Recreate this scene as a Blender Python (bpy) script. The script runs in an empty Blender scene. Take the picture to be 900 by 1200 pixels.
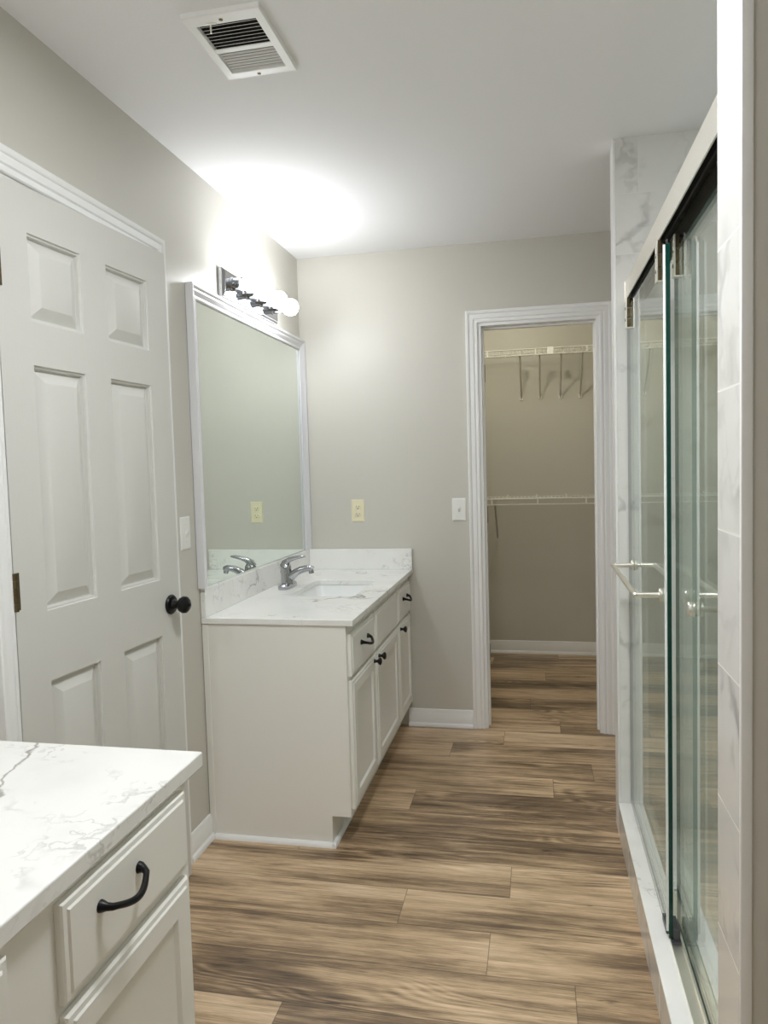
import bpy, bmesh, math, random
from mathutils import Vector, Matrix
random.seed(7)
PI = math.pi
S = bpy.context.scene
COL = S.collection

# ------------------------------------------------------------------ camera, world, exposure
FPX = 860.9
cam = bpy.data.cameras.new('camera')
cam.sensor_fit = 'VERTICAL'; cam.sensor_height = 36.0; cam.lens = FPX / 1200 * 36
cam.clip_start = 0.02
cam_o = bpy.data.objects.new('camera', cam); COL.objects.link(cam_o)
Rv = Vector((0.9787485, 0.2031450, -0.0279903))
Uv = Vector((0.0151774, 0.0643586, 0.9978114))
Fv = Vector((-0.2045018, 0.9770313, -0.0599077))
m3 = Matrix((Rv, Uv, -Fv)).transposed()
cam_o.matrix_world = Matrix.Translation((1.2029, 0.0, 1.3457)) @ m3.to_4x4()
S.camera = cam_o

world = bpy.data.worlds.new('world'); S.world = world; world.use_nodes = True
world.node_tree.nodes['Background'].inputs[0].default_value = (1, 1, 1, 1)
world.node_tree.nodes['Background'].inputs[1].default_value = 0.15
S.view_settings.view_transform = 'Standard'; S.view_settings.look = 'None'
S.view_settings.gamma = 1.0; S.view_settings.use_curve_mapping = False
S.view_settings.exposure = 0.1
BULB_FAR, BULB_NEAR, BULB_CLOSET, FILL_DISC = 51.0, 56.0, 195.0, 72.0
S.cycles.max_bounces = 10; S.cycles.diffuse_bounces = 6; S.cycles.glossy_bounces = 6
S.cycles.transparent_max_bounces = 16
S.cycles.sample_clamp_indirect = 6.0

# ------------------------------------------------------------------ materials
def new_mat(name):
    m = bpy.data.materials.new(name); m.use_nodes = True
    nt = m.node_tree; b = nt.nodes['Principled BSDF']
    return m, nt, b
def N(nt, t, **kw):
    n = nt.nodes.new(t)
    for k, v in kw.items():
        setattr(n, k, v)
    return n
def srgb(r, g, b):
    f = lambda c: c / 12.92 if c <= 0.04045 else ((c + 0.055) / 1.055) ** 2.4
    return (f(r / 255), f(g / 255), f(b / 255), 1)
def math_(nt, op, a, b=None, c=None, clamp=False):
    n = N(nt, 'ShaderNodeMath', operation=op); n.use_clamp = clamp
    for i, v in enumerate((a, b, c)):
        if v is None: continue
        if isinstance(v, (int, float)): n.inputs[i].default_value = v
        else: nt.links.new(v, n.inputs[i])
    return n.outputs[0]
def noise(nt, vec, scale, detail=3, rough=0.5, dist=0.0, w=None):
    n = N(nt, 'ShaderNodeTexNoise')
    if w is not None:
        n.noise_dimensions = '4D'
        nt.links.new(w, n.inputs['W'])
    n.inputs['Scale'].default_value = scale; n.inputs['Detail'].default_value = detail
    n.inputs['Roughness'].default_value = rough; n.inputs['Distortion'].default_value = dist
    if vec is not None: nt.links.new(vec, n.inputs['Vector'])
    return n.outputs[0]
def smooth(nt, v, lo, hi, a=0.0, b=1.0):
    n = N(nt, 'ShaderNodeMapRange', interpolation_type='SMOOTHSTEP')
    nt.links.new(v, n.inputs[0])
    for i, x in enumerate((lo, hi, a, b)): n.inputs[i + 1].default_value = x
    return n.outputs[0]
def mix(nt, fac, a, b):
    n = N(nt, 'ShaderNodeMix', data_type='RGBA')
    if isinstance(fac, (int, float)): n.inputs[0].default_value = fac
    else: nt.links.new(fac, n.inputs[0])
    for i, v in ((6, a), (7, b)):
        if isinstance(v, tuple): n.inputs[i].default_value = v
        else: nt.links.new(v, n.inputs[i])
    return n.outputs[2]
def objcoord(nt): return N(nt, 'ShaderNodeTexCoord').outputs['Object']
def bump(nt, b, h, strength, dist=0.002):
    n = N(nt, 'ShaderNodeBump'); n.inputs['Strength'].default_value = strength; n.inputs['Distance'].default_value = dist
    nt.links.new(h, n.inputs['Height']); nt.links.new(n.outputs[0], b.inputs['Normal'])

def paint(name, col, rough=0.5, bscale=60, bstr=0.08, spec=0.5):
    m, nt, b = new_mat(name)
    b.inputs['Base Color'].default_value = col; b.inputs['Roughness'].default_value = rough
    b.inputs['Specular IOR Level'].default_value = spec
    if bstr: bump(nt, b, noise(nt, objcoord(nt), bscale, 4), bstr)
    return m
def metal(name, col, rough, brushed=False):
    m, nt, b = new_mat(name)
    b.inputs['Base Color'].default_value = col; b.inputs['Metallic'].default_value = 1; b.inputs['Roughness'].default_value = rough
    if brushed:
        mp = N(nt, 'ShaderNodeMapping'); mp.inputs['Scale'].default_value = (300, 4, 300)
        nt.links.new(objcoord(nt), mp.inputs[0]); bump(nt, b, noise(nt, mp.outputs[0], 1, 2), 0.06, 0.001)
    return m

M = {}
M['wall'] = paint('wall_paint', srgb(206, 203, 194), 0.42, 90, 0.10)
M['ceiling'] = paint('ceiling_paint', srgb(240, 240, 241), 0.9, 120, 0.12)
M['trim'] = paint('trim_paint', srgb(242, 242, 241), 0.32, 30, 0.0)
M['cabinet'] = paint('cabinet_paint', srgb(240, 239, 233), 0.38, 40, 0.03)
M['black'] = paint('black_iron', (0.004, 0.004, 0.0045, 1), 0.35, 80, 0.03, 0.3)
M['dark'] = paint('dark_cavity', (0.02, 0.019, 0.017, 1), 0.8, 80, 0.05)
M['plastic_white'] = paint('white_plastic', srgb(240, 240, 236), 0.35, 30, 0.0)
M['plastic_ivory'] = paint('ivory_plastic', srgb(236, 228, 196), 0.35, 30, 0.0)
M['slot'] = paint('slot_black', (0.01, 0.01, 0.01, 1), 0.6, 30, 0.0)
M['vent'] = paint('vent_enamel', srgb(240, 240, 238), 0.4, 30, 0.02)
M['wire'] = paint('vinyl_wire', srgb(250, 249, 246), 0.4, 30, 0.0)
M['brace'] = paint('brace_grey', srgb(194, 189, 178), 0.4, 30, 0.0)
M['ceramic'] = paint('ceramic', srgb(240, 241, 240), 0.12, 30, 0.0)
M['silver'] = paint('silver_painted_frame', srgb(230, 230, 233), 0.28, 50, 0.03)
M['grey_plastic'] = paint('grey_plastic', (0.06, 0.06, 0.065, 1), 0.35, 30, 0.0)
M['chrome'] = metal('chrome', (0.50, 0.51, 0.54, 1), 0.06)
M['nickel'] = metal('satin_nickel', (0.93, 0.90, 0.83, 1), 0.36, True)
M['nickel_dark'] = metal('channel_metal', (0.30, 0.28, 0.22, 1), 0.35)
M['bronze'] = metal('aged_bronze', (0.17, 0.13, 0.07, 1), 0.35)
M['mirror'] = metal('mirror_silver', (0.82, 0.88, 0.83, 1), 0.0)

def door_paint():
    m, nt, b = new_mat('moulded_door_paint')
    b.inputs['Base Color'].default_value = srgb(214, 213, 208); b.inputs['Roughness'].default_value = 0.36
    mp = N(nt, 'ShaderNodeMapping'); mp.inputs['Scale'].default_value = (1, 45, 2.2)
    nt.links.new(objcoord(nt), mp.inputs[0])
    bump(nt, b, noise(nt, mp.outputs[0], 3.0, 4, 0.6, 1.2), 0.22, 0.002)
    return m
M['door'] = door_paint()

def emitter(name, col, strength):
    m, nt, b = new_mat(name)
    b.inputs['Base Color'].default_value = (0.9, 0.9, 0.9, 1)
    b.inputs['Emission Color'].default_value = col; b.inputs['Emission Strength'].default_value = strength
    return m
M['bulb_far'] = emitter('lit_bulb_far', (0.95, 0.975, 1.0, 1), BULB_FAR)
M['bulb_near'] = emitter('lit_bulb_near', (0.95, 0.975, 1.0, 1), BULB_NEAR)
M['led'] = emitter('lit_led_lens', (0.95, 0.975, 1.0, 1), FILL_DISC)  # fill light added out of view
M['bulb_closet'] = emitter('lit_bulb_closet', (1.0, 0.95, 0.75, 1), BULB_CLOSET)

def veins(nt, co, scale, width, maskscale, w=None, warp=0.35):
    """thin grey veins: zero crossings of warped noise, broken up by a mask"""
    nz = N(nt, 'ShaderNodeTexNoise'); nz.inputs['Scale'].default_value = scale * 1.7; nz.inputs['Detail'].default_value = 5
    nt.links.new(co, nz.inputs['Vector'])
    va = N(nt, 'ShaderNodeVectorMath', operation='SCALE'); va.inputs['Scale'].default_value = warp
    nt.links.new(nz.outputs[1], va.inputs[0])
    ad = N(nt, 'ShaderNodeVectorMath', operation='ADD'); nt.links.new(co, ad.inputs[0]); nt.links.new(va.outputs[0], ad.inputs[1])
    n1 = noise(nt, ad.outputs[0], scale, 2, 0.5, 0.0, w)
    a = math_(nt, 'ABSOLUTE', math_(nt, 'SUBTRACT', n1, 0.5))
    line = smooth(nt, a, 0.0, width, 1.0, 0.0)
    mk = smooth(nt, noise(nt, co, maskscale, 3, 0.6, 0.0, w), 0.48, 0.66)
    return math_(nt, 'MULTIPLY', line, mk)

def quartz(name, line=None, vs=2.6):
    m, nt, b = new_mat(name)
    co = objcoord(nt)
    v1 = veins(nt, co, vs, 0.018, 3.0)
    v2 = veins(nt, co, vs * 3, 0.03, 6.0)
    f = math_(nt, 'ADD', math_(nt, 'MULTIPLY', v1, 0.75), math_(nt, 'MULTIPLY', v2, 0.34), clamp=True)
    if line:                                            # one long vein crossing the slab
        nx, ny, c, wdt = line
        sp = N(nt, 'ShaderNodeSeparateXYZ'); nt.links.new(co, sp.inputs[0])
        d = math_(nt, 'ADD', math_(nt, 'MULTIPLY', sp.outputs[0], nx), math_(nt, 'MULTIPLY', sp.outputs[1], ny))
        d = math_(nt, 'SUBTRACT', d, c)
        wb = math_(nt, 'MULTIPLY', math_(nt, 'SUBTRACT', noise(nt, co, 7, 4, 0.6), 0.5), 0.10)
        a = math_(nt, 'ABSOLUTE', math_(nt, 'ADD', d, wb))
        f = math_(nt, 'ADD', f, smooth(nt, a, 0.0, wdt, 0.7, 0.0), clamp=True)
    cl = smooth(nt, noise(nt, co, 4, 4), 0.4, 0.75)
    base = mix(nt, cl, srgb(244, 244, 241), srgb(234, 234, 230))
    nt.links.new(mix(nt, f, base, srgb(128, 124, 118)), b.inputs['Base Color'])
    b.inputs['Roughness'].default_value = 0.12
    return m
M['quartz'] = quartz('quartz_far')
M['quartz_near'] = quartz('quartz_near', line=(0.926, 0.377, 0.236, 0.006), vs=2.2)

def tile(name, axis, w, h, ou, ov, stag=0.5, tone=1.0):
    m, nt, b = new_mat(name)
    co = objcoord(nt)
    sp = N(nt, 'ShaderNodeSeparateXYZ'); nt.links.new(co, sp.inputs[0])
    cb = N(nt, 'ShaderNodeCombineXYZ')
    nt.links.new(math_(nt, 'ADD', sp.outputs[axis], ou), cb.inputs[0])
    nt.links.new(math_(nt, 'ADD', sp.outputs[2], ov), cb.inputs[1])
    br = N(nt, 'ShaderNodeTexBrick'); br.offset = stag; br.offset_frequency = 2; br.squash = 1.0
    nt.links.new(cb.outputs[0], br.inputs['Vector'])
    br.inputs['Scale'].default_value = 1; br.inputs['Brick Width'].default_value = w; br.inputs['Row Height'].default_value = h
    br.inputs['Mortar Size'].default_value = 0.0018; br.inputs['Mortar Smooth'].default_value = 0.1
    br.inputs['Color1'].default_value = (0, 0, 0, 1); br.inputs['Color2'].default_value = (1, 1, 1, 1); br.inputs['Mortar'].default_value = (0.5, 0.5, 0.5, 1)
    rnd = math_(nt, 'MULTIPLY', br.outputs['Color'], 19.0)
    v1 = veins(nt, co, 3.2, 0.035, 2.6, rnd, 0.25); v2 = veins(nt, co, 8.0, 0.05, 5.0, rnd, 0.12)
    soft = smooth(nt, noise(nt, co, 5, 4, 0.6, 0.5, rnd), 0.5, 0.8)
    f = math_(nt, 'ADD', math_(nt, 'MULTIPLY', v1, 0.50), math_(nt, 'ADD', math_(nt, 'MULTIPLY', v2, 0.2), math_(nt, 'MULTIPLY', soft, 0.22)), clamp=True)
    c = mix(nt, f, srgb(229, 229, 226), srgb(122, 121, 118))
    c = mix(nt, br.outputs['Fac'], c, srgb(226, 225, 220))
    nt.links.new(c, b.inputs['Base Color'])
    nt.links.new(smooth(nt, br.outputs['Fac'], 0, 1, 0.14, 0.7), b.inputs['Roughness'])
    bump(nt, b, math_(nt, 'SUBTRACT', 1.0, br.outputs['Fac']), 0.4, 0.002)
    return m
M['tile_far'] = tile('marble_tile_far', 0, 0.40, 0.2015, -1.355, -0.239)
M['tile_near'] = tile('marble_tile_near', 1, 0.40, 0.2082, -0.93, -0.614, 0.0)
M['tile_right'] = tile('marble_tile_right', 1, 0.40, 0.2015, 0.0, -0.239)
M['tile_curb'] = tile('marble_tile_curb', 1, 0.60, 0.5, 0.15, 0.2, 0.0)
M['tile_pan'] = paint('pan_white', srgb(232, 231, 226), 0.3, 40, 0.03)

def wood():
    m, nt, b = new_mat('oak_plank')
    uv = N(nt, 'ShaderNodeUVMap'); uv.uv_map = 'plank'
    at = N(nt, 'ShaderNodeAttribute'); at.attribute_name = 'rnd'
    sep = N(nt, 'ShaderNodeSeparateColor'); nt.links.new(at.outputs['Color'], sep.inputs[0])
    r1, r2 = sep.outputs[0], sep.outputs[1]
    sp = N(nt, 'ShaderNodeSeparateXYZ'); nt.links.new(uv.outputs[0], sp.inputs[0])
    u, v = sp.outputs[0], sp.outputs[1]
    def vec(su, sv, off):
        cb = N(nt, 'ShaderNodeCombineXYZ')
        nt.links.new(math_(nt, 'ADD', math_(nt, 'MULTIPLY', u, su), math_(nt, 'MULTIPLY', r1, off)), cb.inputs[0])
        nt.links.new(math_(nt, 'ADD', math_(nt, 'MULTIPLY', v, sv), math_(nt, 'MULTIPLY', r2, off)), cb.inputs[1])
        return cb.outputs[0]
    broad = noise(nt, vec(1.4, 6, 57), 1.0, 4, 0.6, 0.3)          # long tonal bands
    band = noise(nt, vec(1.8, 46, 31), 1.0, 6, 0.68, 0.5)           # streaks
    fine = noise(nt, vec(11, 330, 13), 1.0, 4, 0.75)                 # pores
    ringv = noise(nt, vec(1.3, 6.5, 91), 1.0, 1, 0.4, 0.1)         # cathedral arches: contours of a slow noise
    ring = math_(nt, 'SINE', math_(nt, 'MULTIPLY', ringv, 130.0))
    rmask = smooth(nt, noise(nt, vec(1.6, 5, 23), 1.0, 2), 0.52, 0.68)
    knot = smooth(nt, noise(nt, vec(3.2, 15, 71), 1.0, 4, 0.7), 0.64, 0.78)
    t = math_(nt, 'ADD', math_(nt, 'MULTIPLY', broad, 0.62), math_(nt, 'MULTIPLY', band, 0.50))
    t = math_(nt, 'SUBTRACT', t, 0.06)
    t = math_(nt, 'ADD', t, math_(nt, 'MULTIPLY', math_(nt, 'SUBTRACT', fine, 0.5), 0.36))
    t = math_(nt, 'ADD', t, math_(nt, 'MULTIPLY', math_(nt, 'MULTIPLY', ring, rmask), 0.05))
    t = math_(nt, 'ADD', t, math_(nt, 'MULTIPLY', math_(nt, 'SUBTRACT', r2, 0.5), 0.12))
    t = math_(nt, 'SUBTRACT', t, math_(nt, 'MULTIPLY', knot, 0.30))
    cr = N(nt, 'ShaderNodeValToRGB'); nt.links.new(t, cr.inputs[0])
    e = cr.color_ramp.elements
    e[0].position = 0.30; e[0].color = srgb(74, 59, 44)
    e[1].position = 0.72; e[1].color = srgb(238, 213, 182)
    k = e.new(0.43); k.color = srgb(134, 111, 86)
    k = e.new(0.54); k.color = srgb(194, 166, 132)
    ev = math_(nt, 'MINIMUM', v, math_(nt, 'SUBTRACT', 0.1807, v))
    eu = math_(nt, 'MINIMUM', u, math_(nt, 'SUBTRACT', at.outputs['Alpha'], u))
    gap = smooth(nt, math_(nt, 'MINIMUM', ev, eu), 0.0004, 0.0018, 0.65, 0.0)
    nt.links.new(mix(nt, gap, cr.outputs[0], srgb(58, 46, 34)), b.inputs['Base Color'])
    nt.links.new(smooth(nt, band, 0.3, 0.7, 0.42, 0.34), b.inputs['Roughness'])
    bump(nt, b, fine, 0.10, 0.001)
    return m
M['wood'] = wood()

def glass():
    m = bpy.data.materials.new('shower_glass'); m.use_nodes = True
    nt = m.node_tree; nt.nodes.clear()
    out = N(nt, 'ShaderNodeOutputMaterial')
    tr = N(nt, 'ShaderNodeBsdfTransparent'); tr.inputs[0].default_value = (0.93, 0.97, 0.945, 1)
    gl = N(nt, 'ShaderNodeBsdfGlossy'); gl.inputs['Roughness'].default_value = 0.0; gl.inputs[0].default_value = (1, 1, 1, 1)
    geo = N(nt, 'ShaderNodeNewGeometry')
    ior = N(nt, 'ShaderNodeMapRange'); nt.links.new(geo.outputs['Backfacing'], ior.inputs[0])
    ior.inputs[3].default_value = 1.5; ior.inputs[4].default_value = 1 / 1.5    # same reflectance on the way in and out
    fr = N(nt, 'ShaderNodeFresnel'); nt.links.new(ior.outputs[0], fr.inputs[0])
    mx = N(nt, 'ShaderNodeMixShader'); nt.links.new(fr.outputs[0], mx.inputs[0])
    nt.links.new(tr.outputs[0], mx.inputs[1]); nt.links.new(gl.outputs[0], mx.inputs[2]); nt.links.new(mx.outputs[0], out.inputs[0])
    return m
M['glass'] = glass()
M['glass_edge'] = paint('glass_edge_green', (0.006, 0.045, 0.034, 1), 0.08, 30, 0.0)
M['seal'] = paint('edge_seal', srgb(240, 244, 242), 0.15, 30, 0.0)  # white for the painted highlight on the pane's near edge

# ------------------------------------------------------------------ geometry helpers (all in world coordinates)
def BM(): return bmesh.new()
def box(bm, a, b, bev=0.0, seg=2, mi=0):
    x0, y0, z0 = [min(a[i], b[i]) for i in range(3)]; x1, y1, z1 = [max(a[i], b[i]) for i in range(3)]
    vs = [bm.verts.new(p) for p in ((x0,y0,z0),(x1,y0,z0),(x1,y1,z0),(x0,y1,z0),(x0,y0,z1),(x1,y0,z1),(x1,y1,z1),(x0,y1,z1))]
    fs = [bm.faces.new([vs[i] for i in f]) for f in ((0,3,2,1),(4,5,6,7),(0,1,5,4),(1,2,6,5),(2,3,7,6),(3,0,4,7))]
    for f in fs: f.material_index = mi
    if bev > 0:
        es = list({e for f in fs for e in f.edges})
        r = bmesh.ops.bevel(bm, geom=es, offset=bev, segments=seg, affect='EDGES', profile=0.5)
        for f in r['faces']: f.material_index = mi
    return fs
def frame_axes(d):
    d = d.normalized(); t = Vector((0, 0, 1)) if abs(d.z) < 0.9 else Vector((1, 0, 0))
    a = d.cross(t).normalized(); return a, d.cross(a).normalized()
def tube(bm, pts, radii, n=12, cap=True):
    pts = [Vector(p) for p in pts]
    if isinstance(radii, (int, float)): radii = [radii] * len(pts)
    rings = []
    ref = None
    for i, p in enumerate(pts):
        d = (pts[min(i + 1, len(pts) - 1)] - pts[max(i - 1, 0)]).normalized()
        if ref is None: ref = frame_axes(d)[0]
        a = (ref - d * ref.dot(d)).normalized(); b = d.cross(a); ref = a
        rings.append([bm.verts.new(p + (a * math.cos(2*PI*k/n) + b * math.sin(2*PI*k/n)) * radii[i]) for k in range(n)])
    for r, s in zip(rings, rings[1:]):
        for k in range(n): bm.faces.new((r[k], r[(k+1) % n], s[(k+1) % n], s[k]))
    if cap:
        bm.faces.new(rings[0][::-1]); bm.faces.new(rings[-1])
def lathe(bm, origin, axis, prof, n=24):
    """prof: (distance along axis, radius) pairs"""
    o = Vector(origin); ax = Vector(axis).normalized(); a, b = frame_axes(ax)
    rings = []
    for t, r in prof:
        if r < 1e-6: rings.append([bm.verts.new(o + ax * t)])
        else: rings.append([bm.verts.new(o + ax * t + (a * math.cos(2*PI*k/n) + b * math.sin(2*PI*k/n)) * r) for k in range(n)])
    for r, s in zip(rings, rings[1:]):
        for k in range(n):
            q = [r[k % len(r)], r[(k+1) % len(r)], s[(k+1) % len(s)], s[k % len(s)]]
            q = list(dict.fromkeys(q))
            if len(q) > 2: bm.faces.new(q)
    if len(rings[0]) > 1: bm.faces.new(rings[0][::-1])
    if len(rings[-1]) > 1: bm.faces.new(rings[-1])
def ball(bm, c, r, sc=(1, 1, 1), u=24, v=14):
    bmesh.ops.create_uvsphere(bm, u_segments=u, v_segments=v, radius=r, matrix=Matrix.Translation(c) @ Matrix.Diagonal((*sc, 1)))
def prism(bm, poly, fn, t0, t1):
    """poly: 2D outline; fn(p, t) -> world point; extruded from t0 to t1"""
    A = [bm.verts.new(fn(p, t0)) for p in poly]; B = [bm.verts.new(fn(p, t1)) for p in poly]
    n = len(poly)
    for k in range(n): bm.faces.new((A[k], A[(k+1) % n], B[(k+1) % n], B[k]))
    bm.faces.new(A[::-1]); bm.faces.new(B)
def sweep_u(bm, prof, to, x0, x1, zt, zb=0.0):
    """door casing: profile (outward offset, projection) mitred round an opening x0..x1, top zt"""
    cols = []
    for o, d in prof:
        cols.append([bm.verts.new(to(p, q, d)) for p, q in ((x0 - o, zb), (x0 - o, zt + o), (x1 + o, zt + o), (x1 + o, zb))])
    n = len(prof)
    for k in range(n):
        a, b = cols[k], cols[(k+1) % n]
        for j in range(3): bm.faces.new((a[j], a[j+1], b[j+1], b[j]))
    bm.faces.new([c[0] for c in cols]); bm.faces.new([c[3] for c in cols][::-1])
def rings_panel(bm, to, r, rings, fill=True, first=None):
    """nested rectangles r=(u0,u1,v0,v1) inset by i at height h; returns the outermost ring"""
    prev = first; out = None
    for i, h in rings:
        u0, u1, v0, v1 = r[0] + i, r[1] - i, r[2] + i, r[3] - i
        cur = [bm.verts.new(to(u, v, h)) for u, v in ((u0, v0), (u1, v0), (u1, v1), (u0, v1))]
        if prev:
            for k in range(4): bm.faces.new((prev[k], prev[(k+1) % 4], cur[(k+1) % 4], cur[k]))
        else: out = cur
        prev = cur
    if fill: bm.faces.new(prev)
    return out

def wloc(o):
    v = Vector((0, 0, 0))
    while o: v += o.location; o = o.parent
    return v
def obj(name, bm, mat, parent=None, loc=None, local=False, smooth_deg=35):
    mats = mat if isinstance(mat, (list, tuple)) else [mat]
    bmesh.ops.recalc_face_normals(bm, faces=bm.faces[:])
    if not local:
        off = Vector(loc) if loc is not None else (wloc(parent) if parent else Vector((0, 0, 0)))
        bmesh.ops.translate(bm, verts=bm.verts[:], vec=-off)
    me = bpy.data.meshes.new(name); bm.to_mesh(me); bm.free()
    for m in mats: me.materials.append(M[m] if isinstance(m, str) else m)
    if smooth_deg:
        me.shade_smooth(); me.set_sharp_from_angle(angle=math.radians(smooth_deg))
    o = bpy.data.objects.new(name, me); COL.objects.link(o)
    if parent: o.parent = parent
    if loc is not None: o.location = loc
    return o
def tag(o, label, cat, group=None, kind=None):
    o['label'] = label; o['category'] = cat
    if group: o['group'] = group
    if kind: o['kind'] = kind
    return o
def thing(name, label, cat, loc, group=None, kind=None):
    o = bpy.data.objects.new(name, None); COL.objects.link(o); o.location = loc; o.empty_display_size = 0.05
    return tag(o, label, cat, group, kind)
def struct(name, bm, mat, label=None, cat=None, smooth_deg=35):
    o = obj(name, bm, mat, smooth_deg=smooth_deg); o['kind'] = 'structure'
    if label: o['label'] = label
    if cat: o['category'] = cat
    return o
def dup(root, loc, label):
    r = root.copy(); COL.objects.link(r); r.location = loc; r['label'] = label
    for ch in list(root.children):
        c = ch.copy(); COL.objects.link(c); c.parent = r
        for g in list(ch.children):
            d = g.copy(); COL.objects.link(d); d.parent = c
    return r

# ------------------------------------------------------------------ dimensions
H = 2.44
YB = 3.717; YB2 = 3.837                 # back wall front and closet face
YC = 5.26                               # closet back
XR = 2.30                               # right wall
YN = -1.20                              # wall behind the camera
XS = 1.473                              # shower front plane
YS0, YS1 = 2.68, 2.785                  # far shower wall
YJ0, YJ1 = 1.063, 1.203                 # near shower wall
DO0, DO1, DOT = 1.480, 2.2125, 2.052    # left door opening
CX0, CX1, CT = 0.925, 1.508, 2.05       # closet opening

# ------------------------------------------------------------------ setting
# floor: every plank a face with its own UV
bm = BM(); uvl = bm.loops.layers.uv.new('plank'); cl = bm.loops.layers.float_color.new('rnd')
PW, PL = 0.1807, 1.22
joints = {0: 0.778, -1: 1.052, -2: 1.279, 1: 1.10, 4: 0.69, 7: 0.785, 8: 1.025, 9: 1.30, 2: 0.35, 3: 1.62, 5: 1.25, 6: 0.20, -3: 0.55}
k = -18
while 2.053 + k * PW < 5.4:
    y0 = max(2.053 + k * PW, YN); y1 = min(2.053 + (k + 1) * PW, 5.38)
    x = joints.get(k, (k * 0.437) % PL) - 3 * PL
    while x < 2.42:
        a, b = max(x, -0.12), min(x + PL, 2.42)
        if b - a > 0.001 and y1 - y0 > 0.001:
            f = bm.faces.new([bm.verts.new(p) for p in ((a, y0, 0), (b, y0, 0), (b, y1, 0), (a, y1, 0))])
            rr = (random.random(), random.random(), 0, PL)
            yb = 2.053 + k * PW
            for lp in f.loops:
                lp[uvl].uv = (lp.vert.co.x - x, lp.vert.co.y - yb); lp[cl] = rr
        x += PL
    k += 1
box(bm, (-0.12, YN, -0.02), (2.42, 5.38, -0.004))
struct('floor', bm, 'wood', 'wood plank floor running across the bathroom and closet', 'floor', 0)

bm = BM(); box(bm, (-0.12, YN - 0.12, H), (2.42, 5.38, H + 0.1))
struct('ceiling', bm, 'ceiling', 'white painted ceiling over the whole room', 'ceiling', 0)

bm = BM()
box(bm, (-0.12, YN, 0), (0, DO0, H)); box(bm, (-0.12, DO1, 0), (0, YB2, H)); box(bm, (-0.12, DO0, DOT), (0, DO1, H))
struct('wall_left', bm, 'wall', 'greige wall with the panelled door and the mirror', 'wall', 0)
bm = BM()
box(bm, (0, YB, 0), (CX0, YB2, H)); box(bm, (CX1, YB, 0), (XR, YB2, H)); box(bm, (CX0, YB, CT), (CX1, YB2, H))
struct('wall_back', bm, 'wall', 'greige end wall with the closet doorway', 'wall', 0)
bm = BM(); box(bm, (XR, YN, 0), (XR + 0.12, YB2, H))
struct('wall_right', bm, 'wall', 'greige wall on the right, behind the shower', 'wall', 0)
bm = BM(); box(bm, (-0.12, YN - 0.12, 0), (XR + 0.12, YN, H))
struct('wall_front', bm, 'wall', 'greige wall behind the viewer', 'wall', 0)
bm = BM(); box(bm, (0.25, YC, 0), (2.25, YC + 0.12, H))
struct('wall_closet_back', bm, 'wall', 'greige back wall of the closet behind the wire shelves', 'wall', 0)
bm = BM(); box(bm, (0.25, YB2, 0), (0.37, YC, H))
struct('wall_closet_left', bm, 'wall', 'greige left side wall of the closet', 'wall', 0)
bm = BM(); box(bm, (2.13, YB2, 0), (2.25, YC, H))
struct('wall_closet_right', bm, 'wall', 'greige right side wall of the closet', 'wall', 0)

def split_wall(bm, a, b, rule):
    for f in box(bm, a, b): 
        f.normal_update(); f.material_index = rule(f.normal)
bm = BM(); split_wall(bm, (XS, YS0, 0), (XR, YS1, H), lambda n: 1 if n.y < -0.5 else 0)
struct('wall_shower_far', bm, ['trim', 'tile_far'], 'marble tiled end wall at the far end of the shower', 'wall', 0)
bm = BM(); split_wall(bm, (XS, YJ0, 0), (XR, YJ1, H), lambda n: 1 if n.x < -0.5 or n.y > 0.5 else 0)
struct('wall_shower_near', bm, ['wall', 'tile_near'], 'marble tiled shower wall end nearest the viewer', 'wall', 0)
bm = BM(); box(bm, (XR - 0.012, YJ1, 0), (XR, YS0, H))
struct('wall_shower_right', bm, 'tile_right', 'marble tiled long wall inside the shower', 'wall', 0)
# slim edge trims on the tile corners
bm = BM(); box(bm, (XS - 0.002, YS0 - 0.002, 0.1245), (XS + 0.0065, YS0 + 0.007, H - 0.006), 0.002)
struct('trim_1', bm, 'trim', 'slim white edge trim on the corner of the far shower wall', 'trim')
bm = BM(); box(bm, (XS - 0.003, YJ0 - 0.004, 0), (XS + 0.012, YJ0 + 0.006, H), 0.002)
struct('trim_2', bm, 'trim', 'white edge trim on the near shower wall corner', 'trim')

CAS = [(0.0, 0.0), (0.0, 0.008), (0.003, 0.011), (0.012, 0.011), (0.014, 0.008), (0.018, 0.008), (0.022, 0.012), (0.036, 0.013),
       (0.042, 0.012), (0.045, 0.016), (0.050, 0.018), (0.058, 0.018), (0.060, 0.016), (0.060, 0.0)]
# closet casing and jamb
bm = BM(); sweep_u(bm, CAS, lambda p, q, d: (p, YB - d, q), CX0 + 0.001, CX1 - 0.001, CT - 0.001, 0.0)
struct('trim_3', bm, 'trim', 'white moulded casing round the closet doorway', 'trim')
bm = BM()
jt = 0.016
for a, b in (((CX0, YB - 0.002, 0), (CX0 + jt, YB2 + 0.002, CT)), ((CX1 - jt, YB - 0.002, 0), (CX1, YB2 + 0.002, CT)), ((CX0 + jt, YB - 0.002, CT - jt), (CX1 - jt, YB2 + 0.002, CT))):
    box(bm, a, b)
s0 = YB + 0.045
box(bm, (CX0 + jt, s0, 0), (CX0 + jt + 0.010, s0 + 0.032, CT - jt)); box(bm, (CX1 - jt - 0.010, s0, 0), (CX1 - jt, s0 + 0.032, CT - jt)); box(bm, (CX0 + jt + 0.010, s0, CT - jt - 0.010), (CX1 - jt - 0.010, s0 + 0.032, CT - jt))
jamb = struct('trim_4', bm, 'trim', 'white door jamb lining the closet doorway', 'trim')
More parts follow.
